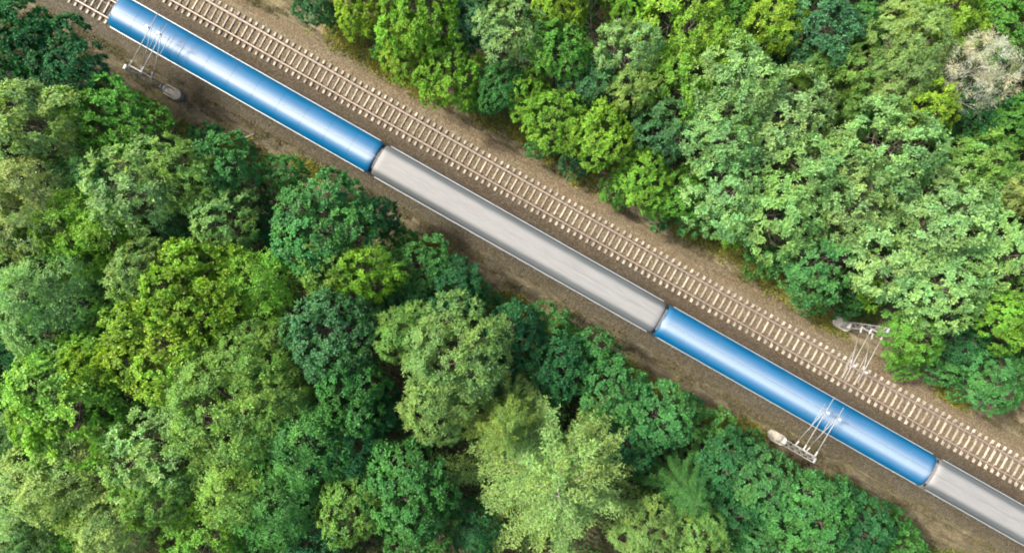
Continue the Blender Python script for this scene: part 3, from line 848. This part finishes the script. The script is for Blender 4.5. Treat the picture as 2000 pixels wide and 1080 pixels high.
tree(310, 690, 98, 14, 'round', 'yellow', 'vivid yellow-green tree in the middle of the yellow cluster')
tree(115, 790, 118, 15, 'star', 'lime', 'large yellow-green tree with its bright side towards the left edge')
tree(180, 720, 62, 14, 'round', 'yellow', 'yellow-green tree between the large left one and the middle of the cluster')
tree(235, 790, 55, 12, 'round', 'bright', 'bright green tree on the shaded side of the large yellow-green tree')
tree(20, 700, 55, 9, 'round', 'dark', 'dark green tree on the left edge under the silvery tree')
tree(30, 770, 45, 8, 'round', 'teal', 'small dark bluish tree on the left edge beside the large yellow-green tree')
tree(490, 690, 72, 13, 'fine', 'olive', 'olive tree between the yellow cluster and the blue-green rounded tree')
tree(635, 660, 88, 14, 'round', 'teal', 'blue-green rounded tree with pale dots, in the middle of the left wood')
tree(680, 760, 72, 13, 'round', 'emerald', 'green tree just below the blue-green rounded tree')
tree(440, 790, 110, 15, 'fine', 'olive', 'broad pale olive tree in the middle of the lower left wood')
tree(545, 760, 60, 13, 'fine', 'olive', 'olive tree joined to the right of the broad pale olive tree')
tree(580, 870, 92, 13, 'feather', 'mid', 'dull green tree right of the broad pale olive tree')
tree(660, 880, 60, 11, 'feather', 'dark', 'dark green tree left of the black gap beside the star-shaped larch')
tree(735, 600, 42, 6, 'feather', 'dark', 'low dark tree in the gap above the pale feathery trees')
tree(795, 655, 60, 13, 'fine', 'olive', 'smaller pale olive tree left of the tall pale feathery tree')
tree(885, 690, 95, 15, 'fine', 'larch', 'tall pale yellow feathery tree above the star-shaped larch')
tree(850, 790, 72, 14, 'fine', 'larch', 'pale yellow feathery tree pointing down beside the black gap')
tree(1000, 650, 66, 9, 'round', 'dark', 'dark green tree at the verge right of the tall pale feathery tree')
tree(1070, 640, 48, 6, 'bush', 'emerald', 'green shrub at the verge below the end of the grey carriage')
tree(960, 730, 52, 8, 'round', 'teal', 'dark bluish green tree between the tall pale tree and the verge')
tree(1090, 720, 70, 9, 'round', 'dark', 'dark green tree above the star-shaped larch')
tree(1160, 690, 52, 7, 'bush', 'emerald', 'green shrub at the verge, first below the second carriage joint')
tree(1080, 915, 225, 15, 'larch', 'larch', 'star-shaped pale yellow larch with long boughs at the bottom of the picture')
tree(985, 815, 105, 14, 'larch', 'larch', 'pale feathery tree directly left above the heart of the star-shaped larch')
tree(1200, 770, 70, 9, 'round', 'emerald', 'deep green tree at the verge right above the star-shaped larch')
tree(1285, 815, 78, 9, 'round', 'emerald', 'deep green rounded tree at the verge left of the lower mast')
tree(1230, 860, 55, 8, 'round', 'dark', 'dark green tree touching the right boughs of the star-shaped larch')
tree(1395, 850, 50, 5, 'bush', 'mid', 'green shrub at the verge left of the lower mast footing')
tree(290, 900, 88, 14, 'star', 'sage', 'sage green tree with a yellow crown, lower left wood')
tree(300, 970, 62, 14, 'star', 'olive', 'olive yellow tree under the sage tree, near the bottom edge')
tree(95, 945, 95, 14, 'feather', 'pale', 'whitish green feathery tree near the bottom left corner')
tree(20, 860, 55, 12, 'feather', 'sage', 'grey-green tree on the left edge below the large yellow-green tree')
tree(210, 1030, 72, 13, 'feather', 'pale', 'pale green tree on the bottom edge right of the whitish tree')
tree(135, 1050, 50, 10, 'feather', 'bright', 'bright green low tree on the bottom edge between two pale trees')
tree(30, 1050, 70, 12, 'feather', 'sage', 'sage green tree in the bottom left corner')
tree(455, 945, 85, 13, 'feather', 'olive', 'olive green tree below the broad pale olive tree')
tree(540, 985, 80, 12, 'feather', 'mid', 'dull green tree near the bottom edge, right of the olive one')
tree(400, 1050, 72, 11, 'star', 'lime', 'yellow-green tree on the bottom edge, left of centre')
tree(500, 1065, 48, 9, 'round', 'mid', 'small green tree on the bottom edge beside the yellow-green one')
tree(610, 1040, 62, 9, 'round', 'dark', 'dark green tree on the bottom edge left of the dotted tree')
tree(680, 1000, 62, 12, 'star', 'olive', 'olive yellow tree on the bottom edge left of the dotted tree')
tree(795, 960, 88, 12, 'round', 'emerald', 'dotted dark green tree left of the star-shaped larch')
tree(820, 1050, 62, 10, 'round', 'mid', 'green tree on the bottom edge left of the star-shaped larch')
tree(745, 800, 50, 9, 'round', 'dark', 'dark green tree at the top of the black gap left of the larch')
tree(920, 1040, 48, 8, 'feather', 'dark', 'dark tree on the bottom edge under the left boughs of the larch')
tree(1330, 945, 82, 11, 'larch', 'mid', 'dull green larch between the star-shaped larch and the lower mast')
tree(1265, 1040, 60, 11, 'fine', 'larch', 'small pale yellow feathery tree on the bottom edge right of the larch')
tree(1360, 1050, 62, 10, 'fine', 'olive', 'olive feathery tree on the bottom edge, rightmost of the pale ones')
tree(1425, 915, 72, 8, 'round', 'dark', 'dark green tree below the lower mast footing')
tree(1500, 955, 78, 9, 'round', 'emerald', 'deep green tree directly below the lower mast')
tree(1440, 1010, 66, 8, 'round', 'dark', 'dark green tree on the bottom edge left of the bright tufted one')
tree(1590, 1005, 85, 10, 'round', 'emerald', 'deep green tree with bright tufts on the bottom edge, lower right')
tree(1500, 1060, 56, 8, 'round', 'mid', 'green tree on the bottom edge below the lower mast')
tree(1690, 1040, 66, 8, 'round', 'dark', 'dark green tree on the bottom edge, second from the right end of the left wood')
tree(1775, 1075, 48, 6, 'bush', 'mid', 'green shrub at the right end of the left wood, bottom edge')
# ---- the wood right of / above the tracks
tree(610, 5, 46, 7, 'round', 'teal', 'bluish green tree on the top edge, leftmost of the right-hand wood')
tree(700, 20, 58, 9, 'round', 'yellow', 'yellow-green tree on the top edge, second from the left in the right-hand wood')
tree(650, 30, 30, 3.5, 'bush', 'mid', 'small green shrub at the verge under the leftmost trees of the right-hand wood')
tree(820, 25, 82, 12, 'round', 'lime', 'yellow-green tree on the top edge above the bright verge tree')
tree(800, 100, 60, 8, 'round', 'yellow', 'yellow-green tree at the verge, upper of a bright pair')
tree(875, 140, 70, 9, 'round', 'lime', 'bright yellow-green tree at the verge, lower of a bright pair')
tree(915, 40, 58, 10, 'round', 'teal', 'bluish green tree right of the bright pair at the verge')
tree(1000, 60, 68, 13, 'star', 'sage', 'pale green rounded tree near the top edge, left of the dead branches')
tree(1090, 15, 52, 12, 'round', 'yellow', 'yellow tree on the top edge left of the dead branches')
tree(1095, 95, 72, 12, 'round', 'bright', 'mid green tree left below the dead branches')
tree(985, 165, 52, 9, 'round', 'emerald', 'green tree behind the verge, below the pale rounded tree')
tree(1035, 185, 50, 9, 'round', 'lime', 'small yellow-green tree behind the verge below the mid green tree')
tree(950, 195, 30, 3.5, 'bush', 'emerald', 'tiny green shrub at the verge where the wood steps back')
tree(1090, 235, 66, 10, 'round', 'lime', 'bright yellow-green tree at the verge, left of three in a row')
tree(1175, 265, 70, 11, 'round', 'yellow', 'bright yellow-green tree at the verge, middle of three in a row')
tree(1150, 160, 62, 10, 'star', 'teal', 'grey bluish tree below the dead branches')
tree(1130, 310, 38, 4, 'bush', 'teal', 'bluish shrub at the verge under the yellow-green row')
tree(1235, 95, 62, 13, 'star', 'sage', 'tall pale green tree right of the dead branches')
tree(1245, 175, 50, 12, 'star', 'pale', 'pale green tree below the tall pale one by the dead branches')
tree(1345, 45, 85, 13, 'star', 'yellow', 'large yellow tree near the top edge, right of the tall pale green tree')
tree(1225, 10, 42, 10, 'round', 'lime', 'small yellow-green tree on the top edge above the dead branches')
tree(1330, 150, 72, 12, 'star', 'lime', 'yellow-green tree below the large yellow tree')
tree(1420, 105, 50, 12, 'star', 'yellow', 'small yellow tree right below the large yellow tree')
tree(1255, 350, 62, 9, 'round', 'lime', 'bright yellow-green tree at the verge, right of three in a row')
tree(1325, 375, 58, 8, 'round', 'bright', 'bright green tree at the verge with a dark hollow')
tree(1310, 245, 66, 11, 'star', 'teal', 'dull bluish grey-green tree in the middle of the right-hand wood')
tree(1225, 240, 40, 7, 'round', 'dark', 'dark green tree in the gap left of the dull bluish tree')
tree(1440, 170, 84, 14, 'star', 'sage', 'pale sage tree with a knobbly crown, centre of the right-hand wood')
tree(1420, 265, 84, 13, 'star', 'sage', 'pale sage tree directly below the knobbly sage tree')
tree(1510, 45, 56, 12, 'star', 'yellow', 'yellow tree near the top edge, left of the dark bluish tree')
tree(1450, 20, 46, 10, 'round', 'bright', 'green tree on the top edge between two yellow trees')
tree(1605, 55, 78, 12, 'round', 'teal', 'dark bluish green tree near the top edge')
tree(1500, 115, 52, 8, 'round', 'dark', 'dark green low tree below the yellow tree near the top edge')
tree(1545, 225, 84, 13, 'star', 'pale', 'yellowish pale green tree right of the knobbly sage tree')
tree(1580, 330, 84, 13, 'star', 'sage', 'light green tree in the middle of the right-hand wood, below the yellowish pale one')
tree(1585, 135, 48, 10, 'fine', 'olive', 'thin olive tree with bare twigs below the dark bluish tree')
tree(1675, 130, 56, 11, 'star', 'olive', 'olive green tree with a dark gap to its left')
tree(1665, 195, 42, 9, 'fine', 'olive', 'small thin olive tree below the olive green one')
tree(1690, 55, 44, 9, 'round', 'mid', 'green tree on the top edge right of the dark bluish tree')
tree(1785, 75, 68, 13, 'fine', 'pale', 'pale straw-green tree left of the dry tree')
tree(1770, 150, 58, 12, 'fine', 'pale', 'pale straw-green tree above the small bright yellow tree')
tree(1850, 35, 72, 12, 'star', 'yellow', 'yellow-green tree on the top edge above the dry tree')
tree(1960, 60, 72, 11, 'round', 'bright', 'bright green tree in the top right corner')
tree(1908, 138, 68, 13, 'dry', 'tan', 'dry tan tree with bare whitish twigs near the top right corner')
tree(1820, 212, 52, 12, 'star', 'yellow', 'small bright yellow tree left below the dry tree')
tree(1930, 225, 70, 9, 'round', 'dark', 'dark green tree below the dry tree')
tree(1985, 240, 52, 10, 'round', 'bright', 'bright green tree on the right edge below the dry tree')
tree(1755, 285, 92, 14, 'star', 'sage', 'tall light green tree left of the black gap')
tree(1700, 215, 48, 9, 'round', 'emerald', 'green tree behind the tall light green one')
tree(1915, 320, 66, 12, 'star', 'olive', 'olive yellow tree right of the black gap')
tree(1990, 365, 46, 12, 'fine', 'cream', 'straw-coloured tree on the right edge')
tree(1430, 375, 84, 12, 'star', 'sage', 'sage green tree at the verge, right of the dark hollow')
tree(1360, 420, 42, 5, 'bush', 'emerald', 'green shrub at the verge under the dark hollow')
tree(1520, 430, 88, 12, 'star', 'sage', 'sage green tree above the ochre grass at the verge')
tree(1500, 500, 40, 4.5, 'bush', 'emerald', 'green shrub growing in the ochre grass')
tree(1680, 390, 78, 13, 'star', 'pale', 'yellowish light green tree in the middle of the right half')
tree(1640, 300, 52, 12, 'star', 'pale', 'small yellowish tree between two light green trees')
tree(1850, 425, 92, 13, 'star', 'sage', 'broad grey-green tree under the olive yellow tree')
tree(1600, 515, 78, 10, 'star', 'mid', 'darker grey-green tree at the verge above the right-hand mast')
tree(1735, 505, 90, 12, 'star', 'sage', 'grey-green tree above the right-hand mast')
tree(1850, 560, 92, 12, 'star', 'sage', 'grey-green tree right of the right-hand mast')
tree(1965, 500, 80, 12, 'star', 'sage', 'grey-green tree on the right edge, halfway down')
tree(1665, 590, 42, 5.5, 'bush', 'dark', 'dark shrub beside the right-hand mast')
tree(1705, 575, 40, 6, 'bush', 'lime', 'yellow-green shrub beside the right-hand mast')
tree(1790, 655, 60, 9, 'star', 'bright', 'bright green tree at the verge right below the right-hand mast')
tree(1970, 620, 62, 11, 'round', 'lime', 'bright yellow-green tree on the right edge')
tree(1890, 660, 56, 7, 'round', 'dark', 'dark green tree at the verge left of the bright right edge tree')
tree(1845, 720, 42, 5, 'bush', 'emerald', 'green shrub at the verge below the right-hand mast')
tree(1950, 745, 62, 8, 'round', 'emerald', 'green tree at the right end of the verge, right edge')
tree(1900, 745, 40, 5, 'bush', 'mid', 'small green shrub left of the last verge tree on the right edge')

# ---- low shrubs filling the edges of both woods
tree(778, 470, 40, 5, 'bush', 'mid', 'low green shrub at the verge right of the large rounded verge tree')
tree(945, 598, 40, 5, 'bush', 'emerald', 'low shrub at the verge right of the dark tree below the grey carriage')
tree(1122, 672, 34, 4.5, 'bush', 'mid', 'small shrub at the verge between two larger green shrubs below the second carriage joint')
tree(1345, 800, 38, 4.5, 'bush', 'emerald', 'low shrub at the verge beside the deep green rounded tree left of the lower mast')
tree(1455, 872, 36, 4, 'bush', 'dark', 'dark low shrub just below the footing of the lower mast')
tree(1655, 975, 42, 5, 'bush', 'emerald', 'green shrub at the verge right below the lower mast')
tree(1745, 1028, 40, 5, 'bush', 'mid', 'green shrub at the verge above the last shrub on the bottom edge')
tree(755, 100, 28, 3.5, 'bush', 'bright', 'small bright shrub at the verge left of the bright pair of trees')
tree(915, 186, 34, 4, 'bush', 'lime', 'yellow-green shrub at the verge right of the bright pair of trees')
tree(1060, 275, 34, 4, 'bush', 'emerald', 'green shrub at the verge under the left tree of the yellow-green row')
tree(1205, 372, 36, 4, 'bush', 'bright', 'bright green shrub at the verge between middle and right tree of the yellow-green row')
tree(1290, 418, 34, 4, 'bush', 'emerald', 'green shrub at the verge left of the dark hollow')
tree(1430, 452, 36, 4, 'bush', 'lime', 'yellow-green shrub at the left end of the ochre grass')
tree(1590, 578, 40, 4.5, 'bush', 'mid', 'green shrub at the verge left of the right-hand mast')
tree(1775, 712, 34, 4, 'bush', 'bright', 'bright green low shrub at the verge below the bright tree by the right-hand mast')

# the dead branches between the green trees near the top edge
bt, _ = make_bare(21, H=11.0, levels=3, r0=.10)
p = px(1182, 55, 9); root = empty('dead_tree', (p.x, p.y, 0), .6); root.scale = (.8, .8, 1.0)
tag(root, 'leafless grey dead tree showing through the crowns near the top edge', 'tree', 'trees of the wood right of the tracks')
link(bpy.data.objects.new('trunk', bt), root)

# ------------------------------------------------------------------ ground cover nobody could count
def scatter_tufts(name, pts, cols, n_leaf, spread, hgt, ls, lw, kind_label, cat, seed, upright=.3):
    rs = np.random.RandomState(seed); T = len(pts); N = T * n_leaf
    off = rs.normal(size=(T, n_leaf, 3)) * np.array([spread, spread, 0])
    off[..., 2] = rs.rand(T, n_leaf) * hgt
    pos = (pts[:, None] + off).reshape(-1, 3)
    d = rs.normal(size=(N, 3)); d[:, 2] = np.abs(d[:, 2]) * upright + upright * .6
    nn = rs.normal(size=(N, 3)) * .6 + np.array([0, 0, 1.0])
    sz = rs.uniform(.6, 1.3, N)
    me = leaves_mesh(name, pos, d, nn, ls * sz, lw * sz, np.stack([np.repeat(rs.rand(T), n_leaf), rs.rand(N), np.repeat(rs.rand(T), n_leaf)], 1))
    me.materials.append(M['leaf'])
    o = link(bpy.data.objects.new(name, me)); o.color = (*cols, 1); tag(o, kind_label, cat, kind='stuff')
    return o
rs = np.random.RandomState(3)
def uvw(u, v, z): return np.stack([u * CU + v * SU, -u * SU + v * CU, z], 1)
# undergrowth on the floor of both woods
n = 11000
u = rs.uniform(-52, 52, n); v = rs.uniform(-44, 48, n)
ok = ((v < -3.4 - 1.2 * vnoise(u * .3, u * 0, 12)) | (v > 13.2 + 1.5 * vnoise(u * .3, u * 0, 13))) & (vnoise(u * .25, v * .25, 14) > .22)
scatter_tufts('undergrowth', uvw(u[ok], v[ok], np.full(ok.sum(), .25)), (.040, .105, .028), 26, .42, 2.2, .26, .16, 'dark green undergrowth on the shaded floor of the woods', 'undergrowth', 31, .4)
# dry grass on both verges
n = 90000
u = rs.uniform(-50, 50, n); v = np.where(rs.rand(n) < .5, rs.uniform(-3.8, 0.5, n), rs.uniform(9.4, 13.6, n))
ok = vnoise(u * .5, v * 1.6, 16) * .6 + vnoise(u * 1.8, v * 3.0, 17) * .4 > .50
scatter_tufts('dry_grass', uvw(u[ok], v[ok], np.full(ok.sum(), -.02)), (.150, .128, .078), 4, .07, .04, .22, .034, 'short dry brown grass on the verges beside the tracks', 'grass', 32, .35)
n = 34000
u = rs.uniform(-50, 50, n)
el = -1.3 - 1.6 * vnoise(u * .25, u * 0 + 2, 18); er = 11.3 + 1.3 * vnoise(u * .25, u * 0 + 2, 19)
v = np.where(rs.rand(n) < .5, el - np.abs(rs.normal(size=n)) * .7 + .3, er + np.abs(rs.normal(size=n)) * .7 - .25)
ok = vnoise(u * .45, v * .6, 20) > .38
scatter_tufts('green_weeds', uvw(u[ok], v[ok], np.full(ok.sum(), 0.0)), (.120, .152, .040), 6, .12, .22, .20, .07, 'low green weeds along the feet of the trees', 'weeds', 33, .5)

# ochre and green grass in patches at the feet of the trees
pts = []
for (x, y, n, r) in ((1400, 455, 500, .8), (1450, 480, 700, .9), (1500, 520, 700, .9), (1545, 555, 500, .8), (1350, 440, 300, .6), (1085, 285, 400, .7), (1040, 262, 300, .6),
                     (1140, 335, 250, .6), (830, 160, 350, .7), (760, 125, 300, .7), (690, 75, 350, .8), (960, 222, 250, .6), (1620, 615, 300, .6), (1860, 765, 250, .6),
                     (1385, 835, 500, .8), (1430, 858, 500, .7), (1300, 775, 300, .6), (1230, 735, 300, .6), (1090, 655, 300, .6), (1000, 600, 250, .6), (1465, 850, 250, .5),
                     (1700, 1000, 300, .6), (470, 300, 250, .6), (600, 340, 200, .5), (850, 500, 300, .6)):
    c_ = px(x, y)
    c_ = c_ + uv(0, -.55 if c_.x * SU + c_.y * CU > 5 else .45)      # out from under the crowns
    q = rs.normal(size=(n, 2)) * r
    q = np.stack([q[:, 0] * CU * 1.5 + q[:, 1] * SU * .6, -q[:, 0] * SU * 1.5 + q[:, 1] * CU * .6], 1)
    pts.append(np.concatenate([q + np.array([[c_.x, c_.y]]), np.full((n, 1), .10)], 1))
scatter_tufts('ochre_grass', np.concatenate(pts), (.200, .196, .048), 10, .12, .12, .26, .070, 'tufts of ochre and green grass along the edges of both woods', 'grass', 35, .5)

# woodland going on outside the picture, one mass of thinned crowns
parts = []
wr = np.random.RandomState(8)
hx_, hy_ = 45.5, 24.6
cand = []
for gx in np.arange(-66, 66.1, 5.2):
    for gy in np.arange(-44, 44.1, 5.2):
        x, y = gx + wr.uniform(-1.2, 1.2), gy + wr.uniform(-1.2, 1.2)
        vv = x * SU + y * CU
        if -5.5 < vv < 16: continue
        s = wr.uniform(.85, 1.2); top = 12 * s
        k = CAM_H / (CAM_H - top * .8)
        if abs(x) * k < hx_ + 4.6 * s and abs(y) * k < hy_ + 4.6 * s: continue
        cand.append((x, y, s))
for (x, y, s) in cand:
    st = ('round', 'star', 'feather')[wr.randint(3)]; dat = DATA[(st, wr.randint(counts[st]))]
    N = len(dat[0]); idx = wr.choice(N, N // 5, False); a = wr.uniform(0, 6.28)
    Rz = np.array([[math.cos(a), -math.sin(a), 0], [math.sin(a), math.cos(a), 0], [0, 0, 1]])
    parts.append((dat[0][idx] @ Rz.T * s + np.array([x, y, 0]), dat[1][idx] @ Rz.T, dat[2][idx] @ Rz.T, dat[3][idx] * 2.0 * s, dat[4][idx] * 2.0 * s, dat[5][idx]))
if parts:
    me = leaves_mesh('woodland', *[np.concatenate([q[i] for q in parts]) for i in range(6)]); me.materials.append(M['leaf'])
    o = link(bpy.data.objects.new('woodland', me)); o.color = (.12, .22, .04, 1)
    tag(o, 'mass of green woodland going on beyond the edges of the picture', 'woodland', kind='stuff')
